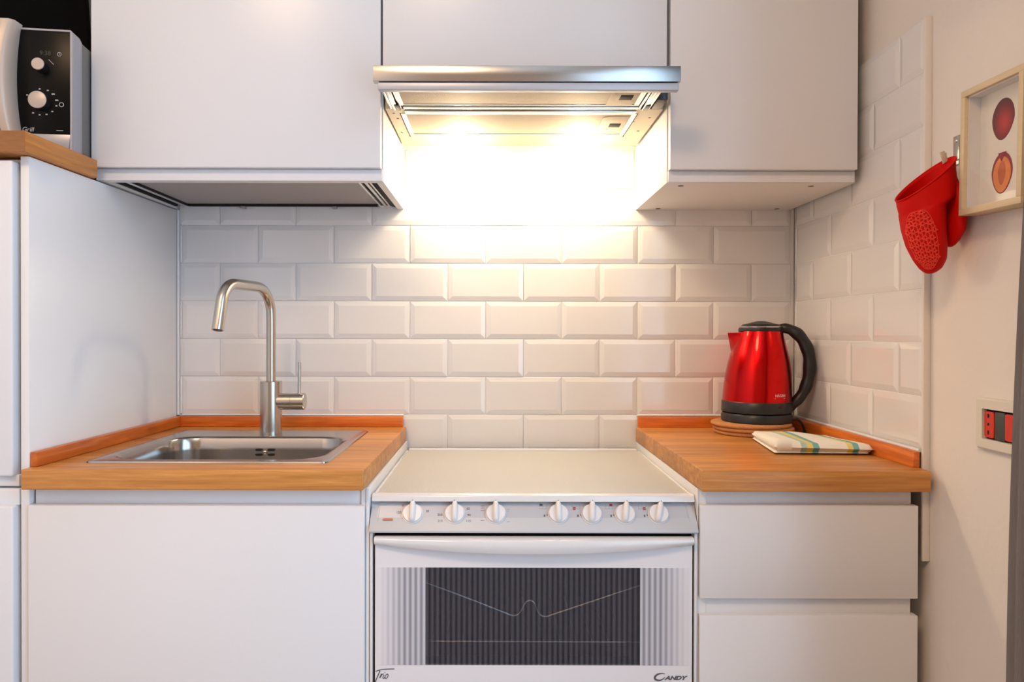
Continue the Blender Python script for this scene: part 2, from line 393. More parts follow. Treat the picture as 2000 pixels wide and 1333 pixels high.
# ------------------------------------------------------------------ microwave
MA = .12
t = thing('microwave', 'silver microwave oven with black control panel on the oak board', 'microwave', (-.8535, -.47, 1.5272), MA)
HM = .247
b = nb(); box(b, -.452, -.004, .045, .345, .008, HM-.008, bev=.004); obj('casing', b, M_bodygrey, t, True)
b = nb()
prism(b, [(-.455, 0), (-.0, 0), (-.0, .006), (-.0, HM-.012), (-.006, HM), (-.455, HM)], 'Y', .004, .0447, bev=.003)
obj('front_bezel', b, M_silver, t, True)
b = nb(); prism(b, [(-.118, .0345), (-.0065, .0345), (-.0035, HM-.006), (-.118, HM-.006)], 'Y', -.001, .006, bev=.001)
cp = obj('control_panel', b, M_panelblack, t, True)
b = nb()
prism(b, [(-.001, .001), (.0, HM-.008), (-.0035, HM-.003), (-.118, HM-.002), (-.118, HM-.0055), (-.0045, HM-.0065), (-.0045, .0345), (-.0075, .001)], 'Y', -.0025, .006)
obj('silver_rim', b, M_silver, t, True)
b = nb(); box(b, -.118, -.004, -.0025, .006, .001, .034, bev=.001); obj('lower_chin', b, M_silver, t, True)
# door with curved handle
b = nb(); box(b, -.455, -.1195, -.006, .0038, .002, HM-.001, bev=.002); dr = obj('door', b, M_panelblack, t, True)
b = nb()
loops = []
for i in range(17):
    z = .002+(HM+.002)*i/16; q = 2*(i/16)-1
    xr = -.093-.012*(1-q*q)-.003*q; xl = xr-.030-.004*(1-q*q)-.006*q; yb = -.016-.012*(1-q*q)
    if q > .8: yb += .012*(q-.8)
    loops.append([(xr, .002, z), (xr-.002, yb-.010, z), (xr-.010, yb-.017, z), (xl+.006, yb-.017, z), (xl, yb-.008, z), (xl, .002, z)])
rings(b, loops); obj('handle', b, M_silver_warm, dr, True, ang=50)
for (kx, kz, kr, kl, ang) in ((-.0575, .168, .0125, .019, -40), (-.060, .098, .0180, .016, 210)):
    b = nb()
    rings(b, [[(kx+kr*f*math.cos(2*PI*j/28), y, kz+kr*f*math.sin(2*PI*j/28)) for j in range(28)] for f, y in ((1.0, 0), (.96, -kl))])
    k = obj('knob', b, M_black, cp, True)
    b = nb()
    rings(b, [[(kx+kr*f*math.cos(2*PI*j/28), y, kz+kr*f*math.sin(2*PI*j/28)) for j in range(28)] for f, y in ((.95, -kl+.0005), (.95, -kl-.002), (.86, -kl-.003))])
    cap = obj('knob_cap', b, M_silver_warm, cp, True)
lettering('display_digits', '9:38', .0125, mat('dim_segment', (.03, .04, .03), .4), cp, Matrix.Translation((-.052, -.0012, .196)) @ FRONT)
b = nb()
tube(b, [(-.0255+.0038*math.cos(a*PI/8), -.0014, .195+.0038*math.sin(a*PI/8)) for a in range(17)], .0005, 5)
tube(b, [(-.0255, -.0014, .198), (-.0255, -.0014, .195), (-.0235, -.0014, .195)], .0004, 5)
obj('clock_mark', b, M_lightink, cp, True)
lettering('lettering', 'Grill', .0125, M_lightink, cp, Matrix.Translation((-.085, -.0012, .042)) @ FRONT, shear=.2)
b = nb()
for a in (10, 40, 65, 95, -15, -45, -70, -95, -120, 150):
    ca, sa = math.cos(math.radians(a)), math.sin(math.radians(a)); w = .003 if a in (10, 40) else .0018
    box(b, -.060+.030*ca-w, -.060+.030*ca+w, -.0014, 0, .098+.026*sa-.0012, .098+.026*sa+.0012)
tube(b, [(-.0215+.0042*math.cos(a*PI/8), -.0014, .094+.0042*math.sin(a*PI/8)) for a in range(17)], .0007, 5)
box(b, -.031, -.0185, -.0014, 0, .0412, .0424)
tube(b, [(-.0455, -.0014, .1835), (-.036, -.0014, .174)], .0006, 5)
d = obj('dial_marks', b, M_lightink, cp, True); d['kind'] = 'stuff'

# ------------------------------------------------------------------ wall cabinets
ZT = 2.18
# left: dish-draining cabinet, open below
t = thing('wall_cabinet', 'wide white wall cabinet above the sink, with steel draining tray underneath', 'cabinet', (-.553, -.18, 1.4905))
b = nb()
box(b, -.8625, -.8465, -.362, -.002, 1.4905, ZT); box(b, -.2602, -.2442, -.362, -.002, 1.4905, ZT)
box(b, -.8465, -.2602, -.014, -.002, 1.53, ZT); box(b, -.8465, -.2602, -.362, -.014, ZT-.016, ZT)
box(b, -.8465, -.2602, -.362, -.346, 1.4905, 1.515)
obj('carcass', b, M_carcass, t)
d = pbox('door', M_white, t, -.8637, -.2466, -.385, -.3635, 1.516, ZT, bev=.0012)
pbox('handle_recess', M_white, d, -.8620, -.2455, -.3685, -.3628, 1.4908, 1.5155, bev=.0008)
pbox('draining_tray', M_traygrey, t, -.806, -.307, -.340, -.030, 1.500, 1.512)
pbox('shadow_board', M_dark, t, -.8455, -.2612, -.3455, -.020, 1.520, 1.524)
for x0, x1, m in ((-.8455, -.8385, M_dark), (-.8230, -.8130, M_alu), (-.8110, -.8075, M_dark), (-.3060, -.3010, M_alu), (-.2930, -.2860, M_alu), (-.2815, -.2765, M_alu), (-.2740, -.2635, M_dark)):
    pbox('tray_rail' if m is M_alu else 'dark_channel', m, t, x0, x1, -.344, -.012, 1.495, 1.508, bev=.0015)
pbox('rail_end', M_alu, t, -.306, -.2700, -.0118, -.006, 1.494, 1.506, bev=.002)
pbox('rear_rail', M_dark, t, -.806, -.310, -.026, -.016, 1.4945, 1.500)
for px in (-.664, -.424): pbox('rail_clip', M_traygrey, t, px-.006, px+.006, -.024, -.010, 1.489, 1.4945, bev=.001)
# middle: over the hood
t = thing('wall_cabinet', 'white flap wall cabinet in the middle, right above the cooker hood', 'cabinet', (.06, -.18, 1.72))
pbox('carcass', M_carcass, t, -.2435, .3660, -.361, -.002, 1.74, ZT)
pbox('door', M_white, t, -.2418, .3640, -.385, -.3635, 1.692, ZT, bev=.0012)
# right
t = thing('wall_cabinet', 'narrow white wall cabinet hanging above the kettle by the right wall', 'cabinet', (.57, -.18, 1.4893))
pbox('carcass', M_carcass, t, .3698, .7765, -.362, -.002, 1.4893, ZT, bev=.0008)
d = pbox('door', M_white, t, .3718, .7716, -.385, -.3635, 1.5140, ZT, bev=.0012)
pbox('handle_recess', M_white, d, .3715, .7738, -.3685, -.3628, 1.4896, 1.5135, bev=.0008)
for (x, y) in ((.408, -.330), (.424, -.030), (.696, -.328), (.734, -.030)):
    b = nb(); lathe(b, [(.0062, 0), (.0062, .0012)], (x, y, 1.4884), 14); obj('screw_cap', b, M_bodygrey, t)

# ------------------------------------------------------------------ cooker hood
t = thing('cooker_hood', 'slim pull-out cooker hood with steel front bar and two lit lamps', 'hood', (.06, -.2, 1.648))
ZB = 1.648
b = nb()
prism(b, [(-.362, ZB), (-.048, ZB), (-.048, 1.735), (-.362, 1.735)], 'X', -.2395, .3615)
obj('housing', b, M_hoodbounce, t)
pbox('front_bar', M_steel, t, -.2390, .3578, -.530, -.512, 1.6515, 1.6815, bev=.0008)
pbox('front_lip', M_greymetal, t, -.2300, .3555, -.526, -.508, 1.6360, 1.6505, bev=.002)
# pull-out frame with its filter
fr = pbox('pull_out_frame', M_alu, t, -.2070, .3060, -.508, -.366, 1.6520, 1.6560)
def filt(name, x0, x1, y0, y1):
    f = pbox(name, M_filter, t, x0, x1, y0, y1, ZB-.0010, ZB+.0028, bev=.0008)
    for xx in (x0-.011, x1): pbox('filter_rim', M_alu, f, xx, xx+.011, y0, y1, ZB-.0014, ZB+.0030)
    pbox('filter_rim', M_alu, f, x0-.011, x1+.011, y1, y1+.005, ZB-.0018, ZB+.0030)
    b = nb()
    for xx in (x0-.0135, x1+.0112): box(b, xx, xx+.0022, y0, y1+.03, ZB-.0008, ZB+.001)
    box(b, x0, x1, y1-.0016, y1-.0002, ZB-.0016, ZB-.0006)
    obj('shadow_gap', b, M_dark, f)
    # latch plate with finger slot at the right end
    b = nb(); ym = (y0+y1)/2
    prism(b, [(x1-.060, y0+.028), (x1-.048, y0+.014), (x1-.004, y0+.014), (x1-.004, y0+.110), (x1-.060, y0+.110)], 'Z', ZB-.0022, ZB-.0008, bev=.0006)
    l = obj('latch_plate', b, M_filter, f)
    pbox('latch_slot', M_dark, f, x1-.038, x1-.012, ym-.012, ym+.018, ZB-.0030, ZB-.0018, bev=.0006)
filt('front_filter', -.1955, .2915, -.506, -.398)
filt('rear_filter', -.1990, .3000, -.330, -.166)
pbox('dark_channel', M_dark, t, -.1990, .3050, -.3925, -.3842, ZB-.001, ZB+.006)
pbox('cross_bar', M_steel, t, -.1990, .3050, -.384, -.3635, ZB-.003, ZB+.006, bev=.0015)
pbox('cross_bar', M_steel, t, -.1990, .3050, -.3615, -.336, ZB-.005, ZB-.0005, bev=.0015)
for sx, x0 in ((-1, -.2290), (1, .3060)):
    for j, (dx, w, m) in enumerate(((0, .006, M_chrome), (.0075, .011, M_chrome), (.0200, .006, M_chrome))):
        xx = x0+dx if sx < 0 else x0+.0260-dx-w
        pbox('slide_rail', m, t, xx, xx+w, -.507, -.3640, ZB-.001-(.003 if j == 1 else 0), ZB+.010, bev=.0015)
    pbox('rail_shadow', M_dark, t, x0+.0005, x0+.0255, -.506, -.364, ZB+.0102, ZB+.012)
pbox('rail_stop', M_black, t, -.2160, -.2050, -.402, -.368, ZB-.005, ZB-.0012, bev=.001)
pbox('rail_stop', M_black, t, .3165, .3270, -.402, -.368, ZB-.005, ZB-.0012, bev=.001)
pbox('end_cap', M_black, t, .3350, .3560, -.430, -.3640, ZB-.0005, ZB+.030, bev=.001)
for lx in (-.09, .216):
    b = nb()
    rings(b, [[(lx+x, -.112+y, z) for x, y in rrect(-.058*f, .058*f, -.034*f, .034*f, .028*f, 6)] for f, z in ((1, ZB-.0002), (1, ZB-.003), (.92, ZB-.005))])
    obj('lamp_lens', b, M_lens, t)
for (x, y) in ((-.226, -.33), (-.222, -.29), (-.228, -.17), (.345, -.30), (.340, -.19), (.314, -.27), (.312, -.14)):
    b = nb(); lathe(b, [(.003, 0), (.003, .0008)], (x, y, ZB-.001), 10); obj('screw', b, M_bodygrey, t)

# ------------------------------------------------------------------ base cabinet with sink
t = thing('base_cabinet', 'white sink base cabinet with one wide door, left of the stove', 'cabinet', (-.548, -.3, 0))
b = nb()
box(b, -.8400, -.8260, -.588, -.04, .10, .8765); box(b, -.2475, -.2388, -.600, -.012, .10, .8765)
box(b, -.8260, -.2475, -.588, -.04, .10, .116); box(b, -.8260, -.2475, -.026, -.012, .10, .8765)
obj('carcass', b, M_carcass, t)
pbox('end_panel', M_white, t, -.2385, -.2325, -.603, -.010, .003, .8765, bev=.001)
d = pbox('door', M_white, t, -.8565, -.2400, -.612, -.590, .105, .8455, bev=.0016)
pbox('handle_recess', M_white, d, -.8520, -.2400, -.596, -.589, .8450, .8745, bev=.0008)
pbox('plinth', M_white, t, -.8400, -.2400, -.545, -.53, .003, .098)
# worktop with cut-out
def slab_with_hole(b, outer, hole, z0, z1):
    loops = {}
    for nm, pts in (('o', outer), ('h', hole)):
        for zz in (z0, z1): loops[nm, zz] = [b.verts.new((x, y, zz)) for x, y in pts]
    fs = []
    for i in range(4):
        j = (i+1) % 4
        fs.append(b.faces.new((loops['o', z1][i], loops['o', z1][j], loops['h', z1][j], loops['h', z1][i])))
        fs.append(b.faces.new((loops['o', z0][j], loops['o', z0][i], loops['h', z0][i], loops['h', z0][j])))
        fs.append(b.faces.new((loops['o', z0][i], loops['o', z0][j], loops['o', z1][j], loops['o', z1][i])))
        fs.append(b.faces.new((loops['h', z0][j], loops['h', z0][i], loops['h', z1][i], loops['h', z1][j])))
    bmesh.ops.recalc_face_normals(b, faces=fs)
    o = set(loops['o', z0]+loops['o', z1])
    bmesh.ops.bevel(b, geom=[e for e in b.edges if e.verts[0] in o and e.verts[1] in o], offset=.0022, segments=3, affect='EDGES', profile=.5)
ZW = .9145
t = thing('worktop', 'oiled oak worktop around the steel sink', 'worktop', (-.55, -.31, .8775))
b = nb()
slab_with_hole(b, [(-.8578, -.630), (-.2385, -.630), (-.2362, -.0080), (-.8425, -.0080)], [(-.768, -.548), (-.333, -.548), (-.333, -.125), (-.768, -.125)], .8775, ZW)
obj('slab', b, M_oak, t)
b = nb(); prism(b, [(-.8568, -.605), (-.8434, -.605), (-.8290, -.0200), (-.8424, -.0200)], 'Z', ZW+.0002, .9420, bev=.0018); obj('upstand_strip', b, M_stripY, t)
b = nb(); prism(b, [(-.8415, -.0200), (-.2440, -.0200), (-.2432, -.0082), (-.8415, -.0082)], 'Z', ZW+.0002, .9420, bev=.0015); obj('upstand_strip', b, M_strip, t)

# sink
t = thing('sink', 'inset stainless steel sink bowl in the oak worktop', 'sink', (-.55, -.33, ZW))
ZS = ZW+.0003
b = nb()
def lp(x0, x1, y0, y1, r, z): return [(x, y, z) for x, y in rrect(x0, x1, y0, y1, r, 8)]
X0, X1, Y0, Y1 = -.7820, -.3180, -.5630, -.1040
bx0, bx1, by0, by1 = -.7570, -.3470, -.5250, -.2180
rings(b, [lp(X0, X1, Y0, Y1, .014, ZS), lp(X0+.001, X1-.001, Y0+.001, Y1-.001, .013, ZS+.0024), lp(X0+.006, X1-.006, Y0+.006, Y1-.006, .010, ZS+.0030), lp(X0+.010, X1-.010, Y0+.010, Y1-.010, .010, ZS+.0022),
          lp(bx0-.010, bx1+.010, by0-.010, by1+.010, .072, ZS+.0020), lp(bx0-.004, bx1+.004, by0-.004, by1+.004, .067, ZS+.0012), lp(bx0, bx1, by0, by1, .063, ZS-.004),
          lp(bx0+.002, bx1-.002, by0+.002, by1-.002, .062, ZS-.03), lp(bx0+.006, bx1-.006, by0+.006, by1-.006, .058, ZS-.12), lp(bx0+.012, bx1-.012, by0+.012, by1-.012, .052, ZS-.143),
          lp(bx0+.030, bx1-.030, by0+.030, by1-.030, .036, ZS-.156), lp(-.62, -.49, -.44, -.31, .064, ZS-.160)], cap0=False)
obj('bowl', b, M_sink, t, ang=60)
b = nb(); lathe(b, [(.045, 0), (.045, .002), (.036, .003), (.030, -.003), (.004, -.003)], (-.552, -.372, ZS-.1598), 28); obj('drain', b, M_steel, t)
yw = by1-.0045
for sx in (-1, 1):
    for sz in (0, 1):
        b = nb(); cx = -.5435+sx*.0145; cz = ZW-.0285-sz*.0115
        rings(b, [[(cx+x, y, cz+z) for x, z in rrect(-.0082, .0082, -.0028, .0028, .0027, 5)] for y in (yw-.0008, yw+.003)])
        obj('overflow_slot', b, M_dark, t)
b = nb(); rings(b, [[(-.5435+.004*f*math.cos(a*PI/8), y, ZW-.0342+.004*f*math.sin(a*PI/8)) for a in range(16)] for f, y in ((1, yw+.002), (1, yw-.002), (.6, yw-.003))]); obj('overflow_screw', b, M_steel, t)

# faucet
FX, FY = -.5492, -.1560
t = thing('faucet', 'brushed nickel kitchen faucet with a squared swan neck, behind the sink bowl', 'faucet', (FX, FY, ZS+.0022))
zf = ZS+.0022
b = nb(); lathe(b, [(.0262, 0), (.0262, .1265), (.0255, .1272)], (FX, FY, zf), 40); obj('body', b, M_nickel, t)
p0 = Vector((FX, FY, 0)); dv = Vector((-.045, -.225, 0)); L_ = dv.length; dn = dv.normalized()
def fp(s, z): q = p0+dn*s; return (q.x, q.y, z)
path = [fp(0, zf+.127), fp(0, 1.15), fp(0, 1.200)]
R = .066
for k in range(1, 10): a = PI/2*k/9; path.append(fp(R-R*math.cos(a), 1.271-R+R*math.sin(a)))
e0 = L_-.066
R2 = .054
for k in range(0, 10): a = math.radians(76)*k/9; path.append(fp(e0+R2*math.sin(a), 1.271-R2+R2*math.cos(a)))
last = Vector(path[-1]); path.append(tuple(last+(dn*.0155+Vector((0, 0, -.062)))))
b = nb(); tube(b, path, [.0114+.0012*i/len(path) for i in range(len(path))], 20); sp_ = obj('spout', b, M_nickel, t, ang=60)
e = Vector(path[-1]); dd = (e-last).normalized()
b = nb(); tube(b, [e-dd*.0005, e+dd*.001], .0095, 16); obj('aerator', b, M_black, sp_)
b = nb()
rings(b, [[(x, FY+r*math.cos(a*PI/16), .9945+r*math.sin(a*PI/16)) for a in range(32)] for x, r in ((FX+.018, .0205), (FX+.050, .0205), (FX+.0505, .0198), (FX+.0515, .0198), (FX+.052, .0205), (FX+.0815, .0205), (FX+.083, .0192))])
h = obj('mixer_handle', b, M_nickel, t)
b = nb(); tube(b, [(FX+.0690, FY, 1.012), (FX+.0700, FY-.001, 1.0905)], .0041, 12); obj('lever', b, M_nickel, h)

# ------------------------------------------------------------------ stove
SX0, SX1 = -.2278, .3688
t = thing('stove', 'free-standing white cooker with closed lid, seven knobs and an oven', 'stove', (.07, -.32, 0))
b = nb()
box(b, -.2308, -.2250, -.607, -.03, .02, .7950, bev=.002); box(b, .3660, .3718, -.607, -.03, .02, .7950, bev=.002)
box(b, SX0+.010, SX1-.010, -.05, -.03, .02, .85); box(b, SX0, SX1, -.570, -.03, .7985, .8480)
obj('body', b, M_enamel, t)
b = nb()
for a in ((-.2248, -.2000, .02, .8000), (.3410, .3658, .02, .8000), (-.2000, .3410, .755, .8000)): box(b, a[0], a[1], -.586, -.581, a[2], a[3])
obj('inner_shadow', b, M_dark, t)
# lid
b = nb(); box(b, SX0+.001, SX1-.001, -.580, -.062, .8500, .8590, bev=.002); lid = obj('hob_lid', b, mat('milk_glass_lid', (.53, .525, .505), .5, bump=.35, bscale=420, var=.015), t)
b = nb(); prism(b, [(-.5965, .8500), (-.5925, .8605), (-.585, .8635), (-.5745, .8625), (-.571, .8592), (-.571, .8500)], 'X', SX0-.0015, SX1+.0015, bev=.0018, seg=3); obj('lid_front_lip', b, M_enamel, lid)
for x0 in (SX0-.001, SX1-.004): pbox('lid_side_trim', M_enamel, lid, x0, x0+.005, -.571, -.064, .8500, .8606, bev=.0012)
pbox('lid_hinge_bar', M_enamel, lid, SX0+.004, SX1-.004, -.0605, -.046, .8490, .8640, bev=.003)
# sloping control panel
PT, PBm = Vector((0, -.5800, .8488)), Vector((0, -.6150, .7965))
b = nb(); prism(b, [(PT.y+.004, PT.z), (PT.y, PT.z-.001), (PBm.y, PBm.z+.004), (PBm.y+.001, PBm.z), (-.586, PBm.z), (-.586, .842), (-.57, .8485)], 'X', SX0-.0035, SX1+.0035, bev=.0012)
cpn = obj('control_panel', b, M_panelgrey, t)
up = (PT-PBm).normalized(); nrm = Vector((0, -up.z, up.y)).normalized()     # up along the slope, outward normal
def PP(x, v, h=0): q = PBm+up*(v*(PT-PBm).length)+nrm*h; return Vector((x, q.y, q.z))
PM = Matrix((( 1, 0, 0, 0), (0, up.y, nrm.y, 0), (0, up.z, nrm.z, 0), (0, 0, 0, 1)))
def on_panel(x, v, h=.0012): q = PP(x, v, h)-world0(cpn); return Matrix.Translation(q) @ PM
b = nb()
rings(b, [[PP(x, v, hh) for x, v in ((SX0+.008, .16), (SX1-.008, .16), (SX1-.011, .93), (SX0+.011, .93))] for hh in (-.001, .0010)])
obj('printed_face', b, M_enamelgrey, cpn)
b = nb()
for (xa, va, xb, vb) in ((SX0+.010, .19, SX1-.010, .19), (SX0+.010, .19, SX0+.0135, .90), (SX1-.010, .19, SX1-.0135, .90), (SX0+.0135, .90, SX1-.0135, .90)):
    tube(b, [PP(xa, va, .0010), PP(xb, vb, .0010)], .0005, 5)
obj('border_line', b, M_lightink, cpn)
b = nb(); rings(b, [[PP(-.1985+x, .40+z, hh) for x, z in rrect(-.0092, .0092, -.036, .036, .0055, 4)] for hh in (.0005, .0022)]); obj('indicator_lamp', b, mat('dark_red_lens', (.20, .01, .01), .25), cpn)
lettering('printed_mark', 'I', .006, M_ink, cpn, on_panel(-.1985, .27))
KX = [-.1530, -.0750, .0010, .1168, .1786, .2402, .3020]; KV = .575; KR = .0180
def disc(b, c0, r0, c1, r1, n=36):
    loops = []
    for (x, v, h), r in ((c0, r0), (c1, r1)):
        o = PP(x, v, h); loops.append([o+Vector((1, 0, 0))*(r*math.cos(2*PI*j/n))+up*(r*math.sin(2*PI*j/n)) for j in range(n)])
    rings(b, loops)
for i, kx in enumerate(KX):
    b = nb(); disc(b, (kx, KV, .0011), KR+.0012, (kx, KV, .0030), KR+.0010); disc(b, (kx, KV, .003), KR, (kx, KV, .0095), KR*.94)
    k = obj('knob', b, M_knob, cpn)
    tilt = 0 if i < 3 else -.09*(i-3)
    b = nb(); o = PP(kx, KV, 0); ax = (up*math.cos(tilt)+Vector((1, 0, 0))*math.sin(tilt)*-1).normalized(); sd = ax.cross(nrm)
    loops = []
    for s, w, h in ((-KR*.93, .0036, .012), (-KR*.75, .0050, .0185), (0, .0052, .020), (KR*.80, .0050, .020), (KR*1.12, .0036, .017), (KR*1.22, .0015, .011)):
        loops.append([o+ax*s+sd*a*w+nrm*hh for a, hh in ((-1.25, .0085), (-1, h*.78), (-.55, h), (.55, h), (1, h*.78), (1.25, .0085))])
    rings(b, loops); g = obj('grip', b, M_knob, cpn, ang=70)
    b = nb(); q = o+ax*(KR*1.0)+nrm*.0185; tube(b, [q-ax*.003, q+ax*.0036-nrm*.0025], .0007, 6); obj('pointer_line', b, M_ink, cpn)
def pr(s, x, v, size=.0062, m=M_ink): return lettering('printed_number', s, size, m, cpn, on_panel(x, v))
pr('30', KX[0]+.027, .66); pr('60', KX[0]+.019, .22); pr('90', KX[0]-.019, .23); pr('120', KX[0]-.026, .62); pr('0', KX[0]-.019, .83, m=M_redink)
for s, dx, v in (('65', .0245, .74), ('90', .0265, .54), ('115', .0255, .36), ('140', .019, .20), ('165', .0, .19), ('190', -.019, .21), ('215', -.0265, .36), ('250', -.0275, .55)): pr(s, KX[1]+dx, v)
def sq(x, v, w=.0026, h=.045, m=M_ink, name='printed_mark', parent=cpn):
    b = nb(); rings(b, [[PP(x+a*w, v+c_*h, hh) for a, c_ in ((-1, -1), (1, -1), (1, 1), (-1, 1))] for hh in (.0009, .0014)]); return obj(name, b, m, parent)
def lines(segs, m):
    b = nb()
    for xa, va, xb, vb in segs: tube(b, [PP(xa, va, .0012), PP(xb, vb, .0012)], .0004, 4)
    return obj('printed_symbol', b, m, cpn)
x = KX[2]
lines([(x-.028, .82, x-.021, .82), (x-.028, .76, x-.021, .76), (x-.028, .68, x-.021, .68)], M_redink)
lines([(x-.028, .38, x-.021, .38), (x-.027, .28, x-.022, .28)], M_redink)
lines([(x+.020, .72, x+.026, .72), (x+.021, .66, x+.025, .66)], M_lightink)
lines([(x+.020, .34, x+.026, .34), (x+.020, .26, x+.026, .26), (x+.020, .20, x+.026, .20)], M_ink)
for i, (dx, dvv) in enumerate(((-.001, .06), (-.001, -.05), (.006, .06), (.006, -.05))):
    x = KX[3+i]-.031
    sq(x+dx+.0005, .80+dvv, .0024, .042, M_redink if i else M_ink)
    lines([(x-.004, .74, x+.010, .74), (x-.004, .90, x+.010, .90), (x-.004, .74, x-.004, .90), (x+.010, .74, x+.010, .90), (x+.003, .74, x+.003, .90), (x-.004, .82, x+.010, .82)], M_lightink)
    sq(KX[3+i]-.0255, .53, .0014, .032); sq(KX[3+i]-.0205, .55, .0007, .022)
    sq(KX[3+i]-.013, .22, .0018, .030); sq(KX[3+i]-.007, .23, .0008, .022)
# oven door
DX0, DX1, DY = -.2200, .3612, -.6120
z_ = lambda py: 1.164-(py-650)*1.352/1444.4
WX0, WX1, WZ0, WZ1 = -.1275, .2660, z_(1302), z_(1110.5)
b = nb()
def slab_y(b, x0, x1, z0, z1): box(b, x0, x1, DY, -.6075, z0, z1)
slab_y(b, DX0, WX0, .12, .7900); slab_y(b, WX1, DX1, .12, .7900); slab_y(b, WX0, WX1, .12, WZ0); slab_y(b, WX0, WX1, WZ1, .7900)
door = obj('oven_door', b, M_doorgrey, t)
b = nb()
pts = []
for i in range(25):
    q = i/24; x = DX0-.0005+(DX1-DX0+.001)*q; s4 = 4*q*(1-q)
    hh = .0135+.0125*s4; yy = DY-.012-.016*s4
    z1 = .7902; pts.append([(x, DY+.001, z1), (x, yy+.003, z1), (x, yy, z1-.003), (x, yy, z1-hh*.6), (x, yy+.005, z1-hh), (x, DY+.001, z1-hh)])
rings(b, pts); obj('door_handle', b, M_enamel, door, ang=50)
grey = (.79, .775, .79)
for x0, x1, f in ((DX0+.004, WX0, (DX0+.004, grey, DX0+.055)), (WX1, DX1-.004, (DX1-.004, grey, DX1-.055))):
    b = nb(); box(b, x0, x1, DY-.0006, DY+.001, WZ0, WZ1)
    o = obj('printed_stripes', b, stripes_mat('printed_stripe_grey', (.27, .27, .31), (.60, .59, .64), .0102, f), door, origin=(0, DY, 0))
b = nb(); box(b, WX0, WX1, DY-.0006, DY-.0002, WZ0, WZ1)
obj('oven_window', b, stripes_mat('tinted_striped_glass', (.035, .036, .05), (.15, .15, .18), .0098, alpha=(.45, .34)), door, origin=(0, DY, 0))
b = nb()
box(b, WX0+.0005, WX1-.0005, -.30, -.295, WZ0-.12, WZ1+.03); box(b, WX0-.04, WX0-.035, -.587, -.30, WZ0-.12, WZ1+.03); box(b, WX1+.035, WX1+.04, -.587, -.30, WZ0-.12, WZ1+.03)
box(b, WX0-.04, WX1+.04, -.587, -.30, WZ0-.125, WZ0-.12); box(b, WX0-.04, WX1+.04, -.587, -.30, WZ1+.03, WZ1+.035)
obj('oven_cavity', b, M_cavity, t)
yr = -.560; kz = 1.405/1444.4
def ov(px, py): return ((px-968)*kz, yr, 1.164-(py-650)*kz)
b = nb(); tube(b, bezier([ov(815, 1134), ov(900, 1165), ov(985, 1198), ov(1001, 1204), ov(1013, 1202), ov(1021, 1192), ov(1027, 1180), ov(1036, 1174.5), ov(1045, 1180), ov(1050, 1192), ov(1057, 1203), ov(1068, 1206), ov(1084, 1201), ov(1170, 1172), ov(1262, 1141)], 6), .0015, 6); obj('wire_handle', b, M_wire, t)
b = nb(); tube(b, [ov(800, 1255), ov(1270, 1256)], .0016, 6)
rack = obj('oven_rack', b, M_wire, t)
for k in range(13):
    x, y, z = ov(842+k*31.5, 1252); b = nb(); tube(b, [(x, yr, z), (x, -.33, z)], .0012, 6); obj('rack_rod', b, M_wire, rack)
# scripts on the door
def od(px, py): return Vector(((px-968)*1.3525/1444.4, DY-.0006, 1.164-(py-650)*1.3525/1444.4))
def stroke(b, pts, r): tube(b, bezier([od(*p) for p in pts], 5), r, 6, flat=.35)
b = nb()
stroke(b, [(734.5, 1314.5), (743, 1311.5), (756, 1310), (771, 1309.5)], .00085)
stroke(b, [(743, 1313), (740, 1320), (736.5, 1328), (733, 1337)], .0010)
stroke(b, [(742, 1327), (745.5, 1319.5), (746, 1322), (742.5, 1327.5), (747, 1321), (750, 1319)], .0007)
stroke(b, [(751, 1321), (748.5, 1327), (750, 1328.5), (752.5, 1326)], .0007); stroke(b, [(752, 1316.8), (752.4, 1316)], .0009)
stroke(b, [(757, 1319.5), (753.5, 1323), (753.5, 1328), (756.5, 1327.5), (759, 1322), (757, 1319.5), (758.5, 1321.5)], .0007)
obj('script_lettering', b, M_ink, door)
q = od(1281, 1324)-world0(door)
b = nb()
arc = [(1301, 1318.6), (1295, 1317.4), (1287, 1319), (1281.5, 1324), (1282.5, 1329), (1290, 1331), (1297, 1328.5), (1301, 1324.5)]
rr = [.0006, .0010, .0016, .0020, .0020, .0014, .0010, .0006]
P_ = [od(*p) for p in arc]; sm = bezier(P_, 5); rs = [rr[min(len(rr)-1, i//5)]+(rr[min(len(rr)-1, i//5+1)]-rr[min(len(rr)-1, i//5)])*(i % 5)/5 for i in range(len(sm))]
tube(b, sm, rs, 6, flat=.3); obj('brand_initial', b, M_ink, door)
lettering('brand_lettering', 'ANDY', .0098, M_ink, door, Matrix.Translation(od(1320.8, 1326.6)-world0(door)) @ FRONT @ Matrix.Diagonal((1.36, 1, 1, 1)), shear=.34, bold=.0004)

# ------------------------------------------------------------------ drawer unit and right worktop
t = thing('drawer_cabinet', 'white base cabinet with two wide drawers, right of the stove', 'cabinet', (.57, -.3, 0))
b = nb()
box(b, .3745, .3895, -.600, -.004, .10, .8760); box(b, .7530, .7680, -.592, -.004, .10, .8760); box(b, .3895, .7530, -.588, -.02, .10, .8745)
obj('carcass', b, M_carcass, t)
pbox('end_panel', M_white, t, .3725, .3742, -.604, -.006, .003, .8760, bev=.0005)
for z0, z1, ra, rb in ((.6767, .8478, .8474, .8745), (.30, .6457, .6450, .6765)):
    d = pbox('drawer', M_white, t, .3755, .7755, -.612, -.5925, z0, z1, bev=.0016)
    pbox('handle_recess', M_white, d, .3755, .7690, -.5985, -.592, ra, rb, bev=.0008)
pbox('plinth', M_white, t, .38, .765, -.545, -.53, .003, .098)
t = thing('worktop', 'oak worktop under the red kettle, right of the stove', 'worktop', (.58, -.31, .8765))
